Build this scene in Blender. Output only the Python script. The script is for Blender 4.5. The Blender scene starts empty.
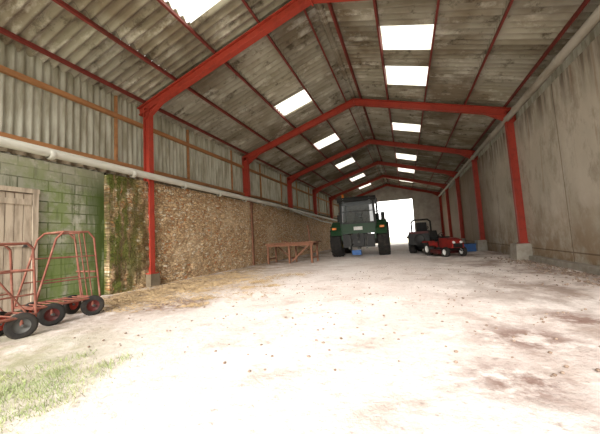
import bpy, math, random
from mathutils import Matrix, Vector
random.seed(4)
sc=bpy.context.scene
try:
    sc.view_settings.view_transform='Standard'; sc.view_settings.look='None'
except Exception as e: print(e)
W,H,A,G=11.794,5.225,6.998,-0.42
Y0,Y1=-8.0,30.0
SL=(A-H)/(W/2)

# ---------------- materials ----------------
def nodes(name):
    m=bpy.data.materials.new(name); m.use_nodes=True
    nt=m.node_tree; b=nt.nodes['Principled BSDF']
    return m,nt,b
def coord(nt,scale=(1,1,1),swz=None):
    tc=nt.nodes.new('ShaderNodeTexCoord'); out=tc.outputs['Object']
    if swz:
        s=nt.nodes.new('ShaderNodeSeparateXYZ'); c=nt.nodes.new('ShaderNodeCombineXYZ')
        nt.links.new(out,s.inputs[0])
        for i,a in enumerate(swz): nt.links.new(s.outputs['XYZ'.index(a)],c.inputs[i])
        out=c.outputs[0]
    mp=nt.nodes.new('ShaderNodeMapping'); mp.inputs['Scale'].default_value=scale
    nt.links.new(out,mp.inputs[0]); return mp.outputs[0]
def ramp(nt,src,lo,hi):
    r=nt.nodes.new('ShaderNodeMapRange'); r.inputs[1].default_value=lo; r.inputs[2].default_value=hi
    r.clamp=True; nt.links.new(src,r.inputs[0]); return r.outputs[0]
def mul(nt,a,b):
    r=nt.nodes.new('ShaderNodeMath'); r.operation='MULTIPLY'
    nt.links.new(a,r.inputs[0])
    if isinstance(b,(int,float)): r.inputs[1].default_value=b
    else: nt.links.new(b,r.inputs[1])
    return r.outputs[0]
def mix(nt,fac,a,b,mode='MIX'):
    m=nt.nodes.new('ShaderNodeMix'); m.data_type='RGBA'; m.blend_type=mode
    if isinstance(fac,(int,float)): m.inputs[0].default_value=fac
    else: nt.links.new(fac,m.inputs[0])
    for s,i in ((a,6),(b,7)):
        if isinstance(s,tuple): m.inputs[i].default_value=(*s[:3],1)
        else: nt.links.new(s,m.inputs[i])
    return m.outputs[2]
def noise(nt,scale=(1,1,1),s=1,d=4,rough=.6):
    n=nt.nodes.new('ShaderNodeTexNoise'); n.inputs['Scale'].default_value=s; n.inputs['Detail'].default_value=d
    n.inputs['Roughness'].default_value=rough
    nt.links.new(coord(nt,scale),n.inputs['Vector']); return n.outputs['Fac']
def axis(nt,ax,lo,hi):
    tc=nt.nodes.new('ShaderNodeTexCoord'); s=nt.nodes.new('ShaderNodeSeparateXYZ')
    nt.links.new(tc.outputs['Object'],s.inputs[0]); return ramp(nt,s.outputs['XYZ'.index(ax)],lo,hi)
def spot(nt,c,r):
    tc=nt.nodes.new('ShaderNodeTexCoord'); d=nt.nodes.new('ShaderNodeVectorMath'); d.operation='DISTANCE'
    nt.links.new(tc.outputs['Object'],d.inputs[0]); d.inputs[1].default_value=c
    return mul(nt,ramp(nt,d.outputs['Value'],r,r*.3),ramp(nt,noise(nt,(1,1,1),4,6,.7),.38,.55))
def bump(nt,b,src,st=.4,dist=.02):
    n=nt.nodes.new('ShaderNodeBump'); n.inputs['Strength'].default_value=st; n.inputs['Distance'].default_value=dist
    nt.links.new(src,n.inputs['Height']); nt.links.new(n.outputs[0],b.inputs['Normal'])
def layered(name,base,layers,rough=.85,bm=None,metal=0,spec=.3):
    m,nt,b=nodes(name); col=base
    for (scale,s,d,lo,hi,c,st) in layers:
        f=mul(nt,ramp(nt,noise(nt,scale,s,d),lo,hi),st); col=mix(nt,f,col,c)
    if isinstance(col,tuple): b.inputs['Base Color'].default_value=(*col,1)
    else: nt.links.new(col,b.inputs['Base Color'])
    b.inputs['Roughness'].default_value=rough; b.inputs['Metallic'].default_value=metal
    b.inputs['Specular IOR Level'].default_value=spec
    if bm: bump(nt,b,noise(nt,(1,1,1),bm[0],5),bm[1],bm[2])
    return m
red=layered('red_oxide_paint',(.40,.05,.03),[((1,1,1),3,5,.5,.75,(.20,.03,.02),.7),((1,1,1),14,4,.58,.72,(.10,.035,.02),.5)],.6)
redp=layered('red_purlin',(.20,.035,.028),[((1,.3,1),3,5,.45,.7,(.10,.03,.02),.7)],.6)
timber=layered('timber_girt',(.40,.19,.08),[((1,.2,1),5,5,.4,.7,(.2,.1,.05),.7)],.8)
wood=layered('weathered_wood',(.22,.10,.06),[((1,.3,1),8,5,.4,.7,(.12,.06,.035),.7)],.85)
rust=layered('rusty_steel',(.22,.08,.055),[((1,1,1),9,5,.4,.7,(.10,.035,.025),.7),((1,1,1),4,3,.55,.7,(.38,.22,.16),.6)],.85)
pvc=layered('pvc_pipe',(.62,.62,.56),[((1,.2,1),6,5,.5,.75,(.3,.28,.22),.6)],.5)
pvcd=layered('dirty_gutter_pipe',(.44,.41,.35),[((1,.2,1),5,5,.4,.7,(.2,.17,.12),.7)],.7)
conc=layered('concrete',(.38,.35,.3),[((1,1,1),4,6,.4,.7,(.2,.17,.13),.7)],.95,(20,.5,.02))
dconc=layered('dirty_concrete',(.2,.16,.11),[((1,1,1),4,6,.4,.7,(.1,.08,.05),.7)],.95,(20,.5,.02))
black=layered('black_plastic',(.012,.012,.012),[((1,1,1),4,3,.5,.7,(.03,.027,.024),.5)],.5)
rubber=layered('tyre_rubber',(.02,.019,.018),[((1,1,1),6,4,.45,.7,(.055,.045,.036),.6)],.9)
green=layered('green_paint',(.006,.04,.012),[((1,1,1),5,4,.5,.75,(.03,.04,.02),.5)],.45)
yellow=layered('yellow_rim',(.2,.16,.04),[((1,1,1),8,4,.5,.7,(.1,.07,.03),.6)],.5)
mred=layered('mower_red',(.24,.018,.015),[((1,1,1),5,4,.45,.65,(.08,.018,.014),.8)],.5)
dred=layered('mower_dark_red',(.07,.01,.009),[((1,1,1),5,4,.5,.7,(.02,.012,.01),.8)],.5)
white=layered('white_enamel',(.7,.7,.68),[((1,1,1),6,4,.5,.7,(.35,.33,.3),.5)],.5)
blue=layered('blue_paint',(.03,.10,.28),[((1,1,1),6,4,.5,.7,(.05,.08,.15),.5)],.5)
orange=layered('amber_lens',(.8,.22,.02),[],.3)
greymetal=layered('grey_metal',(.09,.09,.085),[((1,1,1),6,4,.5,.7,(.04,.035,.03),.6)],.55,metal=.4)
straw_m=layered('straw',(.42,.31,.18),[((1,1,1),3,3,.4,.7,(.18,.12,.07),.85)],.95)
grass_m=layered('grass',(.24,.31,.12),[((1,1,1),3,3,.4,.7,(.38,.38,.2),.8)],.85)
stonebit=layered('gravel',(.30,.23,.18),[((1,1,1),5,3,.4,.6,(.16,.11,.08),.8)],.95)
gm,nt,b=nodes('cab_glass'); b.inputs['Base Color'].default_value=(.03,.04,.04,1); b.inputs['Roughness'].default_value=.15
b.inputs['Alpha'].default_value=.62; b.inputs['Specular IOR Level'].default_value=.35
# roof
roofm,nt,b=nodes('fibre_cement_roof')
col=mix(nt,ramp(nt,noise(nt,(.5,1.2,.5),.9,4),.35,.65),(.43,.41,.35),(.28,.26,.20))
col=mix(nt,mul(nt,ramp(nt,noise(nt,(1,1,1),.35,4),.46,.60),.85),col,(.175,.135,.09))
col=mix(nt,mul(nt,ramp(nt,noise(nt,(.7,1.5,.7),.9,6,.7),.54,.64),.75),col,(.62,.60,.54))
col=mix(nt,mul(nt,ramp(nt,noise(nt,(1,1.6,1),1.6,7,.75),.55,.66),.85),col,(.07,.055,.035))
bt=nt.nodes.new('ShaderNodeTexBrick'); nt.links.new(coord(nt,(1,1,1),'YXZ'),bt.inputs[0])
bt.inputs['Scale'].default_value=1; bt.inputs['Brick Width'].default_value=1.14; bt.inputs['Row Height'].default_value=1.474
bt.inputs['Mortar Size'].default_value=.006; bt.offset=0
bt.inputs['Color1'].default_value=(.80,.79,.78,1); bt.inputs['Color2'].default_value=(1.12,1.11,1.09,1); bt.inputs['Mortar'].default_value=(.5,.47,.44,1)
col=mix(nt,1.0,col,bt.outputs['Color'],'MULTIPLY')
nt.links.new(col,b.inputs['Base Color']); b.inputs['Roughness'].default_value=.95
def sheet(name,c1,c2,tr):
    m,nt,b=nodes(name)
    col=mix(nt,ramp(nt,noise(nt,(1,4,.6),1.5,5),.4,.65),c1,c2)
    nt.links.new(col,b.inputs['Base Color']); b.inputs['Roughness'].default_value=.6
    t=nt.nodes.new('ShaderNodeBsdfTranslucent'); nt.links.new(col,t.inputs[0])
    ms=nt.nodes.new('ShaderNodeMixShader'); ms.inputs[0].default_value=tr
    nt.links.new(b.outputs[0],ms.inputs[1]); nt.links.new(t.outputs[0],ms.inputs[2])
    nt.links.new(ms.outputs[0],nt.nodes['Material Output'].inputs[0]); return m
skyl=sheet('skylight_grp',(.95,.95,.89),(.72,.70,.56),.85)
clad=sheet('side_cladding',(.38,.365,.30),(.21,.19,.135),.06)
def stone_mat():
    m,nt,b=nodes('rubble_stone')
    v=nt.nodes.new('ShaderNodeTexVoronoi'); c=coord(nt,(1,1.8,3.5))
    nz=nt.nodes.new('ShaderNodeTexNoise'); nz.inputs['Scale'].default_value=2.0; nz.inputs['Detail'].default_value=3; nt.links.new(c,nz.inputs['Vector'])
    va=nt.nodes.new('ShaderNodeVectorMath'); va.operation='MULTIPLY_ADD'
    nt.links.new(nz.outputs['Color'],va.inputs[0]); va.inputs[1].default_value=(.0,.5,.5); nt.links.new(c,va.inputs[2])
    s=nt.nodes.new('ShaderNodeSeparateXYZ'); cc=nt.nodes.new('ShaderNodeCombineXYZ'); nt.links.new(va.outputs[0],s.inputs[0])
    nt.links.new(s.outputs[1],cc.inputs[0]); nt.links.new(s.outputs[2],cc.inputs[1])
    nt.links.new(cc.outputs[0],v.inputs['Vector'])
    v2=nt.nodes.new('ShaderNodeTexVoronoi'); v2.feature='DISTANCE_TO_EDGE'; nt.links.new(cc.outputs[0],v2.inputs['Vector'])
    for q in (v,v2): q.inputs['Randomness'].default_value=.8
    sx=nt.nodes.new('ShaderNodeSeparateColor'); nt.links.new(v.outputs['Color'],sx.inputs[0])
    col=mix(nt,sx.outputs[0],(.60,.39,.21),(.88,.66,.40))
    col=mix(nt,ramp(nt,sx.outputs[1],.8,.85),col,(.90,.80,.62))
    col=mix(nt,ramp(nt,sx.outputs[2],.86,.9),col,(.56,.25,.10))
    edge=ramp(nt,v2.outputs['Distance'],.02,.13)
    col=mix(nt,edge,(.36,.23,.125),col)
    col=mix(nt,mul(nt,ramp(nt,noise(nt,(1,1,1),.8,4),.5,.7),.5),col,(.86,.68,.45))
    col=mix(nt,mul(nt,ramp(nt,noise(nt,(1,1,1),1.9,6,.7),.57,.7),.5),col,(.30,.18,.09))
    near=axis(nt,'Y',.4,-.4)
    f=mul(nt,near,.85); f=mul(nt,f,ramp(nt,noise(nt,(1,2,.6),1.6,5),.40,.58))
    col=mix(nt,f,col,(.10,.07,.02))
    f=mul(nt,axis(nt,'Y',-.2,-1.2),ramp(nt,noise(nt,(1,2,.5),2.3,4),.44,.56)); col=mix(nt,f,col,(.12,.14,.022))
    nt.links.new(col,b.inputs['Base Color']); b.inputs['Roughness'].default_value=.95
    bump(nt,b,edge,.8,.05); return m
stone=stone_mat()
def block_mat():
    m,nt,b=nodes('mossy_blocks')
    bt=nt.nodes.new('ShaderNodeTexBrick'); nt.links.new(coord(nt,(1,1,1),'YZX'),bt.inputs[0])
    bt.inputs['Scale'].default_value=1; bt.inputs['Brick Width'].default_value=.56; bt.inputs['Row Height'].default_value=.245
    bt.inputs['Mortar Size'].default_value=.014
    bt.inputs['Color1'].default_value=(.25,.26,.19,1); bt.inputs['Color2'].default_value=(.37,.37,.30,1); bt.inputs['Mortar'].default_value=(.08,.09,.05,1)
    col=bt.outputs['Color']
    col=mix(nt,mul(nt,ramp(nt,noise(nt,(1,1,1),1.3,6,.7),.45,.58),.75),col,(.16,.22,.055))
    col=mix(nt,mul(nt,ramp(nt,noise(nt,(1,4,.5),1.6,6,.7),.52,.64),.7),col,(.07,.09,.03))
    col=mix(nt,mul(nt,ramp(nt,noise(nt,(1,1,1),3,6,.7),.56,.66),.7),col,(.45,.44,.36))
    f=mul(nt,axis(nt,'Z',1.2,-.3),ramp(nt,noise(nt,(1,2,.6),1.5,5),.35,.55)); col=mix(nt,mul(nt,f,.8),col,(.12,.2,.035))
    f=mul(nt,axis(nt,'Y',-2.4,-1.6),ramp(nt,noise(nt,(1,2,.4),2,5),.35,.5)); col=mix(nt,f,col,(.05,.08,.012))
    f=mul(nt,axis(nt,'Z',2.2,3.0),.6); col=mix(nt,f,col,(.36,.34,.27))
    nt.links.new(col,b.inputs['Base Color']); b.inputs['Roughness'].default_value=.95
    bump(nt,b,bt.outputs['Fac'],-.6,.02); return m
blocks=block_mat()
rend,nt,b=nodes('stained_render')
col=mix(nt,ramp(nt,noise(nt,(1,.8,.5),.9,6),.35,.65),(.56,.51,.42),(.44,.40,.32))
col=mix(nt,mul(nt,ramp(nt,noise(nt,(1,1.3,.7),1.0,7,.75),.50,.64),.6),col,(.25,.20,.14))
col=mix(nt,mul(nt,ramp(nt,noise(nt,(1,1,1),.5,4),.52,.65),.6),col,(.64,.6,.52))
col=mix(nt,mul(nt,ramp(nt,noise(nt,(1,3,.3),1.1,6,.7),.58,.68),.55),col,(.28,.16,.09))
low=mul(nt,axis(nt,'Z',1.8,-.3),ramp(nt,noise(nt,(1,1,1),1.5,6,.7),.35,.56)); col=mix(nt,low,col,(.29,.2,.12))
top=mul(nt,axis(nt,'Z',3.6,4.8),ramp(nt,noise(nt,(1,2,.3),1.5,5),.38,.58)); col=mix(nt,top,col,(.13,.10,.07))
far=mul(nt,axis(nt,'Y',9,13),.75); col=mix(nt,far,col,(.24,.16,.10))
bt=nt.nodes.new('ShaderNodeTexBrick'); nt.links.new(coord(nt,(1,1,1),'YZX'),bt.inputs[0]); bt.offset=0
bt.inputs['Scale'].default_value=1; bt.inputs['Brick Width'].default_value=3.0; bt.inputs['Row Height'].default_value=8; bt.inputs['Mortar Size'].default_value=.02
bt.inputs['Color1'].default_value=(1,1,1,1); bt.inputs['Color2'].default_value=(.9,.9,.9,1); bt.inputs['Mortar'].default_value=(.5,.45,.4,1)
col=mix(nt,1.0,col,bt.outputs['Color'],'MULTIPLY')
nt.links.new(col,b.inputs['Base Color']); b.inputs['Roughness'].default_value=.95
bump(nt,b,noise(nt,(1,1,1),6,6),.3,.02)
endm=layered('end_sheeting',(.45,.42,.37),[((1,1,1),1,5,.4,.6,(.32,.29,.25),.8)],.9)
# floor
flm,nt,b=nodes('dusty_floor')
col=mix(nt,ramp(nt,noise(nt,(1,1,1),.5,6),.35,.65),(.80,.75,.73),(.70,.62,.59))
col=mix(nt,mul(nt,ramp(nt,noise(nt,(1,1,1),1.7,7,.7),.52,.66),.5),col,(.42,.32,.27))
col=mix(nt,mul(nt,ramp(nt,noise(nt,(1,1,1),12,6,.75),.54,.68),.55),col,(.28,.2,.165))
f=mul(nt,axis(nt,'X',7.2,10.4),ramp(nt,noise(nt,(1,.7,1),1.1,7,.7),.43,.60)); col=mix(nt,mul(nt,f,.8),col,(.20,.125,.09))
f=mul(nt,axis(nt,'X',4.8,1.2),ramp(nt,noise(nt,(1,1,1),1.4,7,.7),.36,.54)); col=mix(nt,mul(nt,f,.9),col,(.21,.14,.075))
f=mul(nt,axis(nt,'Y',-3.4,-5.0),mul(nt,axis(nt,'X',5.8,3.8),ramp(nt,noise(nt,(1,1,1),1.6,7,.7),.36,.56))); col=mix(nt,mul(nt,f,.8),col,(.24,.25,.12))
for c,r_ in (((8.84,-3.06,G),.7),((8.4,-4.1,G),.5),((9.6,-2.2,G),.5),((3.2,-2.2,G),.9)):
    col=mix(nt,mul(nt,spot(nt,c,r_),.8),col,(.17,.08,.055))
nt.links.new(col,b.inputs['Base Color']); b.inputs['Roughness'].default_value=.95
bump(nt,b,noise(nt,(1,1,1),7,8,.7),.6,.04)
outm=layered('outside_gravel',(.55,.5,.42),[((1,1,1),.4,5,.45,.6,(.25,.32,.12),.8)],.95)

# ---------------- builder ----------------
class B:
    def __init__(s,M=None): s.v=[];s.f=[];s.m=[];s.s=[];s.mats=[];s.M=M or Matrix()
    def mi(s,m):
        if m not in s.mats: s.mats.append(m)
        return s.mats.index(m)
    def add(s,vs,fs,m,sm=False):
        o=len(s.v); s.v+= [s.M@Vector(v) for v in vs]; i=s.mi(m)
        for f in fs: s.f.append([o+k for k in f]); s.m.append(i); s.s.append(sm)
    def hexa(s,vs,m): s.add(vs,[(0,3,2,1),(4,5,6,7),(0,1,5,4),(1,2,6,5),(2,3,7,6),(3,0,4,7)],m)
    def box(s,a,b,m):
        x0,y0,z0=a;x1,y1,z1=b
        s.hexa([(x0,y0,z0),(x1,y0,z0),(x1,y1,z0),(x0,y1,z0),(x0,y0,z1),(x1,y0,z1),(x1,y1,z1),(x0,y1,z1)],m)
    def beam(s,p,q,w,h,m,up=(0,0,1)):
        p=Vector(p);q=Vector(q);d=(q-p).normalized();u=Vector(up)
        if abs(d.dot(u))>.98: u=Vector((0,1,0))
        x=d.cross(u).normalized(); u=x.cross(d)
        x=x*w/2;u=u*h/2
        s.hexa([p-x-u,p+x-u,p+x+u,p-x+u,q-x-u,q+x-u,q+x+u,q-x+u],m)
    def ibeam(s,p,q,D,F,m,up):
        p=Vector(p);q=Vector(q);d=(q-p).normalized();u=Vector(up); u=(u-d*u.dot(d)).normalized()
        t=.035
        s.beam(p,q,.03,D-2*t,m,u)
        for k in (1,-1): s.beam(p+u*k*(D/2-t/2),q+u*k*(D/2-t/2),F,t,m,u)
    def lathe(s,c,ax,prof,m,n=24,sm=True):
        c=Vector(c);ax=Vector(ax).normalized();u=ax.orthogonal().normalized();w=ax.cross(u)
        vs=[];fs=[]
        for (r,t) in prof:
            for i in range(n):
                a=2*math.pi*i/n; vs.append(c+ax*t+u*(r*math.cos(a))+w*(r*math.sin(a)))
        for j in range(len(prof)-1):
            for i in range(n):
                k=(i+1)%n; fs.append((j*n+i,j*n+k,(j+1)*n+k,(j+1)*n+i))
        s.add(vs,fs,m,sm)
    def cyl(s,p,q,r,m,n=12,r2=None):
        p=Vector(p);q=Vector(q);L=(q-p).length; r2=r if r2 is None else r2
        s.lathe(p,q-p,[(r,0),(r2,L)],m,n); 
        s.lathe(p,q-p,[(.0005,0),(r,0)],m,n,False); s.lathe(p,q-p,[(r2,L),(.0005,L)],m,n,False)
    def tube(s,pts,r,m,n=8):
        for a,b in zip(pts,pts[1:]): s.cyl(a,b,r,m,n)
        for p in pts[1:-1]: s.sph(p,(r,r,r),m,8,6)
    def sph(s,c,r,m,n=12,k=8):
        vs=[];fs=[]
        for j in range(k+1):
            t=math.pi*j/k
            for i in range(n):
                a=2*math.pi*i/n; vs.append((c[0]+r[0]*math.sin(t)*math.cos(a),c[1]+r[1]*math.sin(t)*math.sin(a),c[2]+r[2]*math.cos(t)))
        for j in range(k):
            for i in range(n): fs.append((j*n+i,(j+1)*n+i,(j+1)*n+(i+1)%n,j*n+(i+1)%n))
        s.add(vs,fs,m,True)
    def prism(s,prof,x0,x1,m,taper=1.0):
        n=len(prof); vs=[(x0,y,z) for y,z in prof]+[(x1,y,z) for y,z in prof]
        fs=[tuple(range(n)),tuple(range(2*n-1,n-1,-1))]+[(i,i+n,(i+1)%n+n,(i+1)%n) for i in range(n)]
        s.add(vs,fs,m)
    def wheel(s,c,R,w,rim,mt,mr,ax=(1,0,0),lugs=0):
        a=w/2; rr=rim
        s.lathe(c,ax,[(rr,-a*.85),(R*.8,-a),(R*.94,-a*.9),(R,-a*.6),(R,a*.6),(R*.94,a*.9),(R*.8,a),(rr,a*.85)],mt,28)
        s.lathe(c,ax,[(rr,-a*.85),(rr*.93,-a*.6),(rr*.4,-a*.25),(rr*.15,-a*.35),(.001,-a*.35)],mr,24)
        s.lathe(c,ax,[(.001,a*.35),(rr*.15,a*.35),(rr*.4,a*.25),(rr*.93,a*.6),(rr,a*.85)],mr,24)
        c=Vector(c);A_=Vector(ax).normalized();u=A_.orthogonal().normalized();v=A_.cross(u)
        for i in range(lugs):
            for sd in (-1,1):
                t=2*math.pi*(i+.25*sd)/lugs; t2=t+.75*2*math.pi/lugs
                p=c+A_*sd*a*.92+(u*math.cos(t)+v*math.sin(t))*R*.965
                q=c+A_*sd*a*.02+(u*math.cos(t2)+v*math.sin(t2))*R*1.01
                s.beam(p,q,R*.06,R*.09,mt,(u*math.cos(t)+v*math.sin(t)))
    def done(s,name,bevel=0):
        me=bpy.data.meshes.new(name); me.from_pydata([tuple(v) for v in s.v],[],s.f)
        for m in s.mats: me.materials.append(m)
        me.polygons.foreach_set('material_index',s.m); me.polygons.foreach_set('use_smooth',s.s); me.update()
        o=bpy.data.objects.new(name,me); sc.collection.objects.link(o)
        if bevel:
            b=o.modifiers.new('bevel','BEVEL'); b.width=bevel; b.segments=2; b.limit_method='ANGLE'
        return o

# ---------------- shell ----------------
b=B(); nx,ny=60,190; vs=[];fs=[]
from mathutils import noise as mn
for j in range(ny+1):
    for i in range(nx+1):
        x=-.3+(W+.6)*i/nx; y=Y0+(Y1-Y0)*j/ny
        vs.append((x,y,G+.025*mn.noise(Vector((x*.9,y*.9,0)))+.012*mn.noise(Vector((x*4,y*4,3)))))
for j in range(ny):
    for i in range(nx): a=j*(nx+1)+i; fs.append((a,a+1,a+nx+2,a+nx+1))
b.add(vs,fs,flm,True); b.done('floor')
b=B(); b.add([(-60,-60,G-.06),(70,-60,G-.06),(70,120,G-.06),(-60,120,G-.06)],[(0,1,2,3)],outm); b.done('ground_outside')

# left wall
b=B()
b.box((-.5,-1.44,G-.05),(.14,Y1,2.83),stone)
ny_,nz_=520,44; vs=[];fs=[]
for j in range(nz_+1):
    for i in range(ny_+1):
        y=-1.5+(Y1+1.5)*i/ny_; z=G-.05+(2.85-G+.05)*j/nz_
        d=.045*mn.noise(Vector((0,y*3.1,z*5.5)))+.02*mn.noise(Vector((5,y*9,z*12)))
        if i==0: d=0
        vs.append((.21+d,y,z))
for j in range(nz_):
    for i in range(ny_): a=j*(ny_+1)+i; fs.append((a,a+1,a+ny_+2,a+ny_+1))
b.add(vs,fs,stone,True)
b.box((-.45,-1.51,G-.05),(.205,-1.46,2.84),stone)
b.box((-.5,Y0,G-.05),(.0,-1.515,2.9),blocks)
def corr_wall(b,x,y0,y1,z0,z1,m,amp=.03,wl=.17,dark=None):
    n=int((y1-y0)/wl*8); vs=[];fs=[]
    for i in range(n+1):
        y=y0+(y1-y0)*i/n; dx=amp*math.sin(2*math.pi*y/wl); vs+=[(x+dx,y,z0),(x+dx,y,z1)]
    for i in range(n): fs.append((2*i,2*i+2,2*i+3,2*i+1))
    b.add(vs,fs,m,True)
corr_wall(b,-.28,Y0,Y1,2.98,H+.3,clad)
corr_wall(b,-.08,Y0,Y1,2.95,3.14,dconc,.035,.3)
b.box((-.48,Y0,2.85),(-.32,Y1,3.2),black)
b.done('wall_left')
b=B()
for z in (3.32,4.78): b.box((-.22,Y0,z-.06),(-.12,Y1,z+.06),timber)
for i in range(13): 
    y=-7+3*i
    if y%6: b.beam((-.23,y,3.0),(-.23,y,H+.2),.08,.06,timber)
b.done('trim_1')
b=B()
pale=layered('pale_door',(.50,.42,.33),[((1,2,.3),5,6,.42,.62,(.26,.21,.16),.8)],.9)
b.box((.002,-4.32,G+.03),(.03,-3.13,2.09),wood)
for k in range(8):
    y=-4.3+k*.148; b.box((.031,y,G+.04),(.05,y+.135,2.08),pale)
for z in (.1,1.0,1.9): b.box((.051,-4.29,z-.06),(.075,-3.14,z+.06),pale)
b.box((.002,-3.12,G+.03),(.088,-3.02,2.1),pale); b.box((.002,-4.44,2.102),(.092,-3.0,2.2),pale); b.box((.002,-4.43,G+.03),(.088,-4.33,2.1),pale)
b.cyl((.05,-3.25,.95),(.12,-3.25,.95),.03,greymetal)
b.done('door_1')
# right wall
b=B()
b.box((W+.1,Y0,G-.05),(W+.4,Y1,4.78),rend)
corr_wall(b,W+.3,Y0,Y1,4.7,H+.3,clad)
b.done('wall_right')
b=B(); b.box((W-.12,Y0,G-.05),(W+.1,5.4,G+.17),conc); b.done('baseboard_right',.02)
# back wall with big doorway
b=B()
dx0,dx1,dz=3.5,8.73,5.0
b.box((-.3,Y1,G-.05),(dx0,Y1+.2,H+.3),endm); b.box((dx1,Y1,G-.05),(W+.3,Y1+.2,H+.3),endm)
zt=lambda x:(H+.3)+(min(x,W-x))*SL
vs=[(dx0,Y1,dz),(dx1,Y1,dz),(dx1,Y1,zt(dx1)),(W/2,Y1,zt(W/2)),(dx0,Y1,zt(dx0))]
vv=vs+[(x,y+.2,z) for x,y,z in vs]
b.add(vv,[(0,1,2,3,4),(9,8,7,6,5)]+[(i,i+5,(i+1)%5+5,(i+1)%5) for i in range(5)],endm)
for xa,xb in ((-.3,dx0),(dx1,W+.3)):
    b.add([(xa,Y1,H+.3),(xb,Y1,H+.3),(xb,Y1,zt(xb)),(xa,Y1,zt(xa))],[(0,1,2,3)],endm)
b.done('wall_back')
# roof
RO=.33
strips=[-.45,1.45,2.92,4.38,W/2]
sky={2:[(-2.9,-1.3),(3.6,4.7),(8.9,10.1),(14.5,15.9),(20.5,21.8),(26,27.2)]}
skyR=[(1.4,2.5),(3.5,4.75),(8.9,10.05),(15.1,16.7),(19.8,21.6),(25.4,27)]
wl=.23
def corr_strip(b,x0,x1,y0,y1,m,mirror,lift=0):
    n=max(4,int((y1-y0)/wl*8)); vs=[];fs=[]
    for i in range(n+1):
        y=y0+(y1-y0)*i/n; dz_=.055*math.sin(2*math.pi*y/wl)
        for x in (x0,x1):
            X=W-x if mirror else x
            vs.append((X,y,H+RO+SL*x+dz_+lift))
    for i in range(n): fs.append((2*i,2*i+2,2*i+3,2*i+1) if mirror else (2*i,2*i+1,2*i+3,2*i+2))
    b.add(vs,fs,m,True)
rb=B(); wn=0
for mirror in (False,True):
    for k in range(4):
        x0,x1=strips[k],strips[k+1]
        lift=.012*(k%2)
        holes=[]
        if k==2: holes=skyR if mirror else sky[2]
        y=Y0-.3
        for (a,c) in holes:
            corr_strip(rb,x0-.06,x1,y,a,roofm,mirror,lift)
            wn+=1; wb=B(); corr_strip(wb,x0-.02,x1,a-.05,c+.05,skyl,mirror,lift+.02); wb.done('window_%d'%wn)
            y=c
        corr_strip(rb,x0-.06,x1,y,Y1+.4,roofm,mirror,lift)
rb.lathe((W/2,Y0-.3,H+RO+SL*W/2+.0),(0,1,0),[(.12,0),(.12,Y1-Y0+.7)],roofm,12)
rb.done('ceiling')
# purlins
pb=B()
for mirror in (False,True):
    for x in (.12,1.45,2.92,4.38,5.55):
        X=W-x if mirror else x; z=H+RO+SL*x-.12
        u=Vector((-SL if not mirror else SL,0,1))
        pb.beam((X,Y0-.2,z),(X,Y1,z),.055,.12,redp,u)
pb.done('roof_purlins')
# frames with their concrete footings
for k in range(-1,6):
    y=k*6.0 if k<5 else Y1-.25
    if k==0: y=-.25
    b=B()
    for mirror in (False,True):
        sx=lambda x: W-x if mirror else x
        base=.19 if (mirror) else (0.0 if k==0 else G)
        cx=.22 if (k==0 and not mirror) else 0
        D,F=(.24,.17) if (k==0 and not mirror) else (.32,.2)
        b.ibeam((sx(cx),y,base),(sx(cx),y,H+.05),D,F,red,(1,0,0))
        b.box((sx(cx)-.2,y-.15,base-.03),(sx(cx)+.2,y+.15,base),red)
        u=Vector((-SL*(-1 if mirror else 1),0,1))
        b.ibeam((sx(-.12),y,H-SL*.12+.0),(sx(W/2),y,A),.28,.18,red,u)
        x1=.8
        pts=[(sx(.15),H-.3),(sx(.15),H-.1),(sx(x1),H-.12+SL*x1)]
        vs=[(x,y-.02,z) for x,z in pts]+[(x,y+.02,z) for x,z in pts]
        b.add(vs,[(0,1,2),(5,4,3),(0,3,4,1),(1,4,5,2),(2,5,3,0)],red)
        b.beam((sx(.15),y,H-.32),(sx(x1),y,H-.13+SL*x1),.17,.03,red,u)
    b.box((W/2-.02,y-.1,A-.2),(W/2+.02,y+.1,A+.15),red)
    b.hexa([(W-.42,y-.4,G-.02),(W+.09,y-.4,G-.02),(W+.09,y+.4,G-.02),(W-.42,y+.4,G-.02),(W-.36,y-.33,.155),(W+.09,y-.33,.155),(W+.09,y+.33,.155),(W-.36,y+.33,.155)],conc)
    if k==0: b.box((.24,-.42,G-.02),(.44,-.08,-.032),dconc)
    b.done('steel_portal_frame')
# pipes
b=B()
b.cyl((.46,Y0,3.02),(.46,9,2.90),.10,pvc,16)
b.cyl((.46,9,2.90),(.46,27,2.62),.08,pvc,16)
for y in range(-7,27,2): b.lathe((.46,y,3.02-.0133*(y-Y0)),(0,1,0),[(.105,-.06),(.116,-.04),(.116,.04),(.105,.06)],pvc,16)
b.tube([(.5,11,2.78),(.5,18,2.35),(.5,26,2.2)],.06,pvc,10)
b.done('drain_pipe')
b=B()
b.cyl((W-.12,Y0,4.95),(W-.12,Y1,4.95),.11,pvcd,16)
for y in range(-7,29,3): b.lathe((W-.12,y,4.95),(0,1,0),[(.115,-.07),(.13,-.05),(.13,.05),(.115,.07)],pvcd,16)
b.done('gutter_pipe')
b=B(); b.box((.26,5.85,G),(.33,5.98,2.85),wood); b.box((.26,5.82,2.7),(.36,6.02,2.78),wood); b.done('timber_wall_post')

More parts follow.
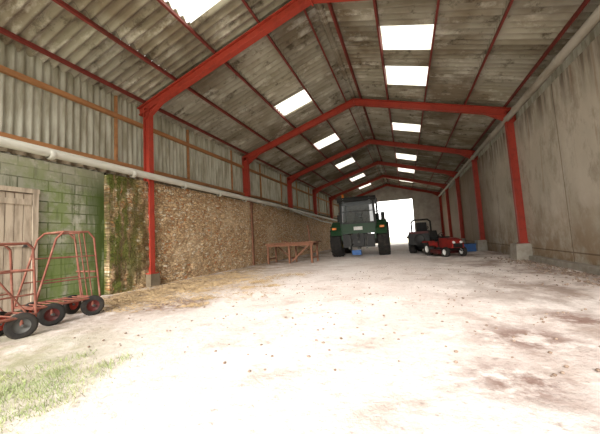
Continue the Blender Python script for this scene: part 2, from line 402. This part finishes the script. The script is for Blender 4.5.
# ---------------- tractor (rear view) ----------------
M=Matrix.Translation((5.05,10.6,G))@Matrix.Rotation(math.radians(3),4,'Z')
b=B(M)
for sx in (-1,1):
    b.wheel((sx*1.38,0,.98),.98,.68,.5,rubber,yellow,lugs=18)
    b.wheel((sx*1.25,3.3,.7),.7,.5,.36,rubber,yellow,lugs=14)
    prev=None
    for i in range(9):
        a=math.radians(15+150*i/8); p=(math.cos(a)*1.1,math.sin(a)*1.1)
        if prev:
            b.hexa([(sx*.98,-prev[0],.98+prev[1]),(sx*1.6,-prev[0],.98+prev[1]),(sx*1.6,-p[0],.98+p[1]),(sx*.98,-p[0],.98+p[1]),
                    (sx*.98,-prev[0]*1.05,.98+prev[1]*1.05),(sx*1.6,-prev[0]*1.05,.98+prev[1]*1.05),(sx*1.6,-p[0]*1.05,.98+p[1]*1.05),(sx*.98,-p[0]*1.05,.98+p[1]*1.05)],green)
        prev=p
    b.box((sx*.9 if sx>0 else -1.0,-.9,1.0),(sx*1.0 if sx>0 else -.9,1.1,1.95),green)
    b.box((sx*1.35-.12,-1.2,1.62),(sx*1.35+.12,-1.12,1.74),orange)
    b.beam((sx*1.0,-.75,1.5),(sx*.94,-.85,3.25),.13,.13,black)
    b.beam((sx*.98,.2,1.6),(sx*.93,.2,3.25),.10,.10,black)
    b.beam((sx*.95,1.1,1.2),(sx*.88,.95,3.25),.12,.12,black)
    b.add([(sx*.96,-.75,1.95),(sx*.96,1.1,1.7),(sx*.89,.95,3.25),(sx*.9,-.85,3.25)],[(0,1,2,3)],gm)
    b.tube([(sx*.95,1.05,2.7),(sx*1.4,1.1,2.8),(sx*1.4,1.1,2.5)],.025,black,6)
    b.box((sx*1.4-.12,1.06,2.15),(sx*1.4+.12,1.12,2.65),black)
    b.cyl((sx*.75,-1.06,3.32),(sx*.75,-.9,3.32),.09,white,12)
    b.tube([(sx*.38,-.4,.75),(sx*.48,-1.35,.55)],.05,greymetal,8)
    b.tube([(sx*.4,-.35,1.45),(sx*.5,-.95,1.25),(sx*.46,-.95,.62)],.05,greymetal,8)
    b.box((sx*.48-.06,-1.42,.48),(sx*.48+.06,-1.3,.62),greymetal)
    b.box((sx*.7-.2,-1.0,.55),(sx*.7+.2,-.7,1.3),black)
b.box((-.96,-.85,1.35),(.96,-.75,1.95),green)
b.box((-.25,-.88,1.55),(.25,-.85,1.75),white)
b.add([(-.93,-.8,1.95),(.93,-.8,1.95),(.88,-.87,3.22),(-.88,-.87,3.22)],[(0,1,2,3)],gm)
b.add([(-.9,1.1,1.9),(.9,1.1,1.9),(.86,.97,3.22),(-.86,.97,3.22)],[(0,1,2,3)],gm)
b.beam((-.93,-.82,1.97),(.93,-.82,1.97),.08,.08,black)
b.beam((-.9,-.86,2.65),(.9,-.86,2.65),.03,.05,black); b.cyl((.1,-.9,2.2),(.5,-.9,2.75),.02,black,6)
b.prism([(-1.05,3.22),(-1.1,3.36),(-.95,3.5),(1.0,3.52),(1.25,3.4),(1.2,3.22)],-1.1,1.1,black)
b.prism([(-.7,3.5),(-.6,3.56),(.7,3.57),(.8,3.51)],-.8,.8,green)
b.cyl((-.8,-.7,3.5),(-.8,-.7,3.72),.07,orange,12)
b.box((-.9,-.8,1.0),(.9,1.1,1.25),black)
b.box((-.42,-.55,.55),(.42,1.4,1.35),greymetal)
b.cyl((-1.1,0,.98),(1.1,0,.98),.2,greymetal,16)
b.box((-.3,-.85,.6),(.3,-.5,1.35),black)
b.cyl((0,-.95,.85),(0,-.8,.85),.07,greymetal)
b.tube([(0,-.7,1.4),(0,-1.3,1.1)],.05,greymetal,8)
b.box((-.08,-1.4,.45),(.08,-.3,.55),greymetal)
b.box((-.35,-1.55,.15),(.15,-1.25,.42),blue); b.cyl((-.1,-1.6,.3),(-.1,-1.2,.3),.08,blue)
b.box((-.3,-.2,1.3),(.3,.35,1.65),black); b.box((-.28,-.28,1.6),(.28,-.15,2.35),black); b.box((-.18,-.27,2.38),(.18,-.17,2.6),black)
b.lathe((0,.65,2.0),(0,-.6,.8),[(.2,-.015),(.225,0),(.2,.015),(.18,0),(.2,-.015)],black,20); b.cyl((0,.65,2.0),(0,.9,1.5),.03,black)
b.prism([(1.05,1.2),(1.05,2.05),(2.6,1.98),(3.6,1.75),(3.85,1.45),(3.85,1.0),(3.6,.95)],-.42,.42,green)
b.prism([(1.2,1.5),(1.2,1.75),(3.2,1.62),(3.2,1.5)],-.43,.43,black)
b.box((-.3,1.2,.6),(.3,3.6,1.2),greymetal); b.cyl((-1.05,3.3,.68),(1.05,3.3,.68),.09,greymetal)
b.box((-.35,3.8,.55),(.35,4.2,1.0),greymetal)
b.cyl((1.05,1.4,1.5),(1.05,1.4,2.6),.12,black,12); b.cyl((1.05,1.4,2.6),(1.05,1.4,3.6),.06,black,10)
for k in range(3): b.box((.95,.4,.5+.27*k),(1.25,.9,.54+.27*k),black)
b.done('farm_tractor',.012)

# ---------------- mowers ----------------
def mower(M,body,rim,rollbar,name,dark):
    b=B(M)
    for sx in (-1,1):
        b.wheel((sx*.5,0,.38),.38,.3,.2,rubber,rim,lugs=12)
        b.wheel((sx*.48,1.65,.27),.27,.2,.15,rubber,rim)
        b.prism([(-.45,.75),(-.35,.86),(.35,.86),(.5,.6),(.4,.55),(.3,.78),(-.35,.78)],sx*.3,sx*.68,body)
        b.tube([(sx*.22,.75,.5),(sx*.22,1.65,.42),(sx*.48,1.65,.27)],.03,black,6)
    b.box((-.3,-.4,.35),(.3,1.7,.5),black)
    b.box((-.32,-.45,.5),(.32,.45,.8),body)
    b.prism([(.85,.48),(.85,1.02),(1.5,1.0),(1.85,.9),(2.02,.7),(2.02,.48)],-.33,.33,body)
    b.box((-.25,2.0,.5),(.25,2.04,.72),black)
    for sx in (-1,1): b.cyl((sx*.2,1.96,.78),(sx*.2,2.03,.76),.07,white)
    b.prism([(.7,.5),(.75,1.08),(.9,1.1),(.95,.5)],-.3,.3,black)
    b.prism([(.5,.18),(.5,.34),(.6,.4),(1.2,.4),(1.3,.3),(1.3,.16)],-.72,.72,dark)
    b.cyl((-.4,.9,.4),(-.4,.9,.48),.13,black); b.cyl((.4,.9,.4),(.4,.9,.48),.13,black)
    b.prism([(-.2,.86),(-.22,1.0),(.3,.98),(.34,.9),(.3,.86)],-.26,.26,black)
    b.prism([(-.22,.95),(-.36,1.45),(-.28,1.48),(-.12,1.02)],-.24,.24,black)
    b.cyl((0,.82,1.0),(0,.6,1.22),.025,black)
    b.lathe((0,.6,1.22),(0,-.6,.75),[(.17,-.015),(.195,0),(.17,.015),(.15,0),(.17,-.015)],black,20)
    b.beam((-.16,.6,1.22),(.16,.6,1.22),.03,.015,black)
    if rollbar:
        b.tube([(-.42,-.35,.6),(-.42,-.42,1.5),(-.3,-.42,1.6),(.3,-.42,1.6),(.42,-.42,1.5),(.42,-.35,.6)],.04,black,8)
        b.box((-.5,-.95,.45),(.5,-.5,.95),black); b.box((-.46,-.98,.95),(.46,-.5,1.05),body)
        b.lathe((0,-.95,.7),(0,-1,0),[(.22,0),(.22,.06),(.16,.08),(.001,.08)],black,20)
    return b.done(name,.01)
mower(Matrix.Translation((9.1,9.2,G))@Matrix.Rotation(math.radians(-155),4,'Z')@Matrix.Scale(.86,4),mred,white,False,'ride_on_mower',dred)
mower(Matrix.Translation((8.6,11.0,G))@Matrix.Rotation(math.radians(-12),4,'Z')@Matrix.Scale(1.2,4),dred,black,True,'ride_on_mower',black)
b=B(Matrix.Translation((10.9,11.3,G))); 
b.prism([(-.3,0),(-.32,.4),(.32,.4),(.3,0)],-.3,.3,blue); b.box((-.33,-.35,.38),(.33,.35,.43),blue); b.box((-.27,-.29,.4),(.27,.29,.44),black)
b.done('plastic_crate',.01)

# ---------------- work table ----------------
b=B()
x0,x1,y0,y1=.75,3.35,6.4,7.5; zt_=.62
for x in (x0+.1,(x0+x1)/2,x1-.1):
    for y in (y0+.08,y1-.08): b.beam((x,y,G),(x,y,zt_-.05),.09,.09,wood)
    b.beam((x,y0+.08,zt_-.12),(x,y1-.08,zt_-.12),.05,.1,wood); b.beam((x,y0+.08,G+.25),(x,y1-.08,G+.25),.05,.08,wood)
for y in (y0+.08,y1-.08): b.beam((x0,y,zt_-.1),(x1,y,zt_-.1),.05,.12,wood)
for i in range(7): b.box((x0-.1,y0+i*.157,zt_-.03),(x1+.15,y0+i*.157+.14,zt_+.02),wood)
b.beam((2.2,y0,G+.1),(3.2,y0,zt_-.1),.04,.07,wood); b.beam((x0+.1,y1,zt_-.1),(x0+1.1,y1,G+.1),.04,.07,wood)
b.beam((2.9,y1+.05,G),(2.75,y1+.1,1.55),.06,.06,wood); b.beam((3.3,y1+.05,.0),(1.2,y1+.1,.75),.05,.05,wood)
b.done('wooden_workbench')

# ---------------- rusty trolleys ----------------
def casters(b,pts,rims):
    for i,(x,y) in enumerate(pts):
        b.wheel((x,y,.18),.18,.085,.10,rubber,rims[i%len(rims)],(1,.35*(-1)**i,0))
        b.tube([(x,y,.32),(x,y,.18)],.025,rust)
        b.cyl((x-.07,y,.18),(x+.07,y,.18),.02,greymetal)
def trolley(M,name):
    b=B(M); L,Wd=.85,.6; r=.017; T=1.55
    for x in (0,Wd):
        b.tube([(x,-.1,.32),(x,L,.32)],.022,rust)
        b.tube([(x,L+.05,.32),(x,L-.06,T-.12),(x,L-.16,T),(x,L-.55,T),(x,L-.66,T-.12),(x,L-.95,.32)],r,rust)
        for z,a,c in ((.7,.0,.83),(1.1,.03,.73)): b.tube([(x,L-a,z),(x,L-c,z)],.012,rust,6)
    for y,z in ((-.1,.32),(L,.32),(L-.16,T),(L-.55,T),(L-.03,.8)): b.tube([(0,y,z),(Wd,y,z)],r,rust)
    for i in range(0,7): b.tube([(0,-.05+(L+.05)*i/7,.33),(Wd,-.05+(L+.05)*i/7,.33)],.013,rust,6)
    for i in range(1,4): b.tube([(Wd*i/4,L,.32),(Wd*i/4,L-.16,T)],.010,rust,6)
    casters(b,((0,.14),(Wd,.14),(0,L-.1),(Wd,L-.08)),(red,dred))
    return b.done(name)
trolley(Matrix.Translation((1.5,-3.93,G))@Matrix.Rotation(math.radians(-3),4,'Z'),'rusty_trolley')
def rack_cart(M,name):
    b=B(M); L,Wd,T=1.5,.55,1.35; r=.017
    for x in (0,Wd):
        b.tube([(x,0,.3),(x,L,.3)],.024,rust)
        b.tube([(x,L,.3),(x,L-.05,T-.08),(x,L-.12,T),(x,.1,T),(x,.03,T-.08),(x,0,.3)],r,rust)
        b.tube([(x,L-.03,.95),(x,.02,.95)],.013,rust,6); b.tube([(x,L-.02,.6),(x,.0,.6)],.013,rust,6)
        b.tube([(x,L-.1,.32),(x,L*.5,T)],.013,rust,6); b.tube([(x,L*.5,T),(x,.1,.32)],.013,rust,6)
    for y,z in ((0,.3),(L,.3),(L-.12,T),(.1,T),(L-.03,.95)): b.tube([(0,y,z),(Wd,y,z)],r,rust)
    for i in range(1,7): b.tube([(0,L*i/7,.31),(Wd,L*i/7,.31)],.013,rust,6)
    casters(b,((0,.17),(Wd,.17),(0,L-.17),(Wd,L-.17)),(red,greymetal))
    return b.done(name)
rack_cart(Matrix.Translation((1.95,-5.72,G))@Matrix.Rotation(math.radians(2),4,'Z'),'rusty_rack_cart')

# ---------------- loose stuff ----------------
def scatter(name,mat_,n,fn,kind):
    b=B()
    for _ in range(n):
        x,y,w=fn()
        if kind=='straw':
            a=random.uniform(0,math.pi); l=random.uniform(.04,.16); z=G+random.uniform(.015,.02+.06*w)
            dx,dy=math.cos(a)*l/2,math.sin(a)*l/2; t=random.uniform(-.02,.02); wv=.005
            b.add([(x-dx-dy*.05,y-dy,z-t),(x-dx,y-dy+wv,z-t+wv),(x+dx,y+dy+wv,z+t+wv),(x+dx,y+dy-wv,z+t)],[(0,1,2,3)],mat_)
        elif kind=='grass':
            h=random.uniform(.015,.06); a=random.uniform(0,6.28); c,s_=math.cos(a)*.004,math.sin(a)*.004
            lx,ly=random.uniform(-.05,.05),random.uniform(-.05,.05)
            b.add([(x-c,y-s_,G-.01),(x+c,y+s_,G-.01),(x+lx,y+ly,G+h)],[(0,1,2)],mat_)
        else:
            r=random.uniform(.008,.022)*(1+w); b.sph((x,y,G+r*.3),(r,r*random.uniform(.6,1.2),r*.6),mat_,6,4)
    return b.done(name)
heaps=[(.6+abs(random.gauss(0,1.4)),random.gauss(-.4,1.6),random.uniform(.1,.5)) for _ in range(80)]
def fs():
    while True:
        h=random.choice(heaps); x=random.gauss(h[0],h[2]); y=random.gauss(h[1],h[2])
        if .5<x<5 and -3.0<y<6: return x,y,max(0,1-x/2)
scatter('loose_straw',straw_m,11000,fs,'straw')
tufts=[(random.gauss(4.45,.34),random.gauss(-5.25,.3)) for _ in range(70)]
def fg():
    while True:
        t=random.choice(tufts); x,y=random.gauss(t[0],.08),random.gauss(t[1],.08)
        if x>2.8: return x,y,0
scatter('grass_patch',grass_m,5500,fg,'grass')
def fr():
    while True:
        q=random.random()
        if q<.5: x,y,w=W-.16-abs(random.gauss(0,.4)),random.uniform(-3,7),.8
        elif q<.85: x,y,w=random.uniform(6,11.5),random.uniform(-4,5),0
        else: x,y,w=random.uniform(2.8,7),random.uniform(-4.5,3),0
        if not(x>W-.5 and (abs(y-6)<.5 or abs(y+.3)<.5)): return x,y,w
scatter('gravel_debris',stonebit,1300,fr,'gravel')

# ---------------- light ----------------
w=bpy.data.worlds.new('sky'); sc.world=w; w.use_nodes=True
bg=w.node_tree.nodes['Background']; bg.inputs[0].default_value=(1,.98,.94,1); bg.inputs[1].default_value=3.4
s=bpy.data.lights.new('sun','SUN'); s.energy=7.5; s.angle=math.radians(35); s.color=(1,.94,.86)
so=bpy.data.objects.new('sun',s); sc.collection.objects.link(so)
so.rotation_euler=Vector((-.12,.9,-.48)).to_track_quat('-Z','Y').to_euler()

# ---------------- camera ----------------
f,yaw,pitch,roll=280.559,.357,.08,-.056
fw=Vector((-math.sin(yaw)*math.cos(pitch),math.cos(yaw)*math.cos(pitch),math.sin(pitch)))
r=Vector((math.cos(yaw),math.sin(yaw),0)); u=r.cross(fw)
r2=r*math.cos(roll)+u*math.sin(roll); u2=-r*math.sin(roll)+u*math.cos(roll)
c=bpy.data.cameras.new('camera'); c.sensor_width=36; c.lens=f*36/600; c.clip_start=.05; c.clip_end=500
co=bpy.data.objects.new('camera',c); sc.collection.objects.link(co); sc.camera=co
m=Matrix((r2,u2,-fw)).transposed().to_4x4(); m.translation=(7.688,-6.793,.763); co.matrix_world=m
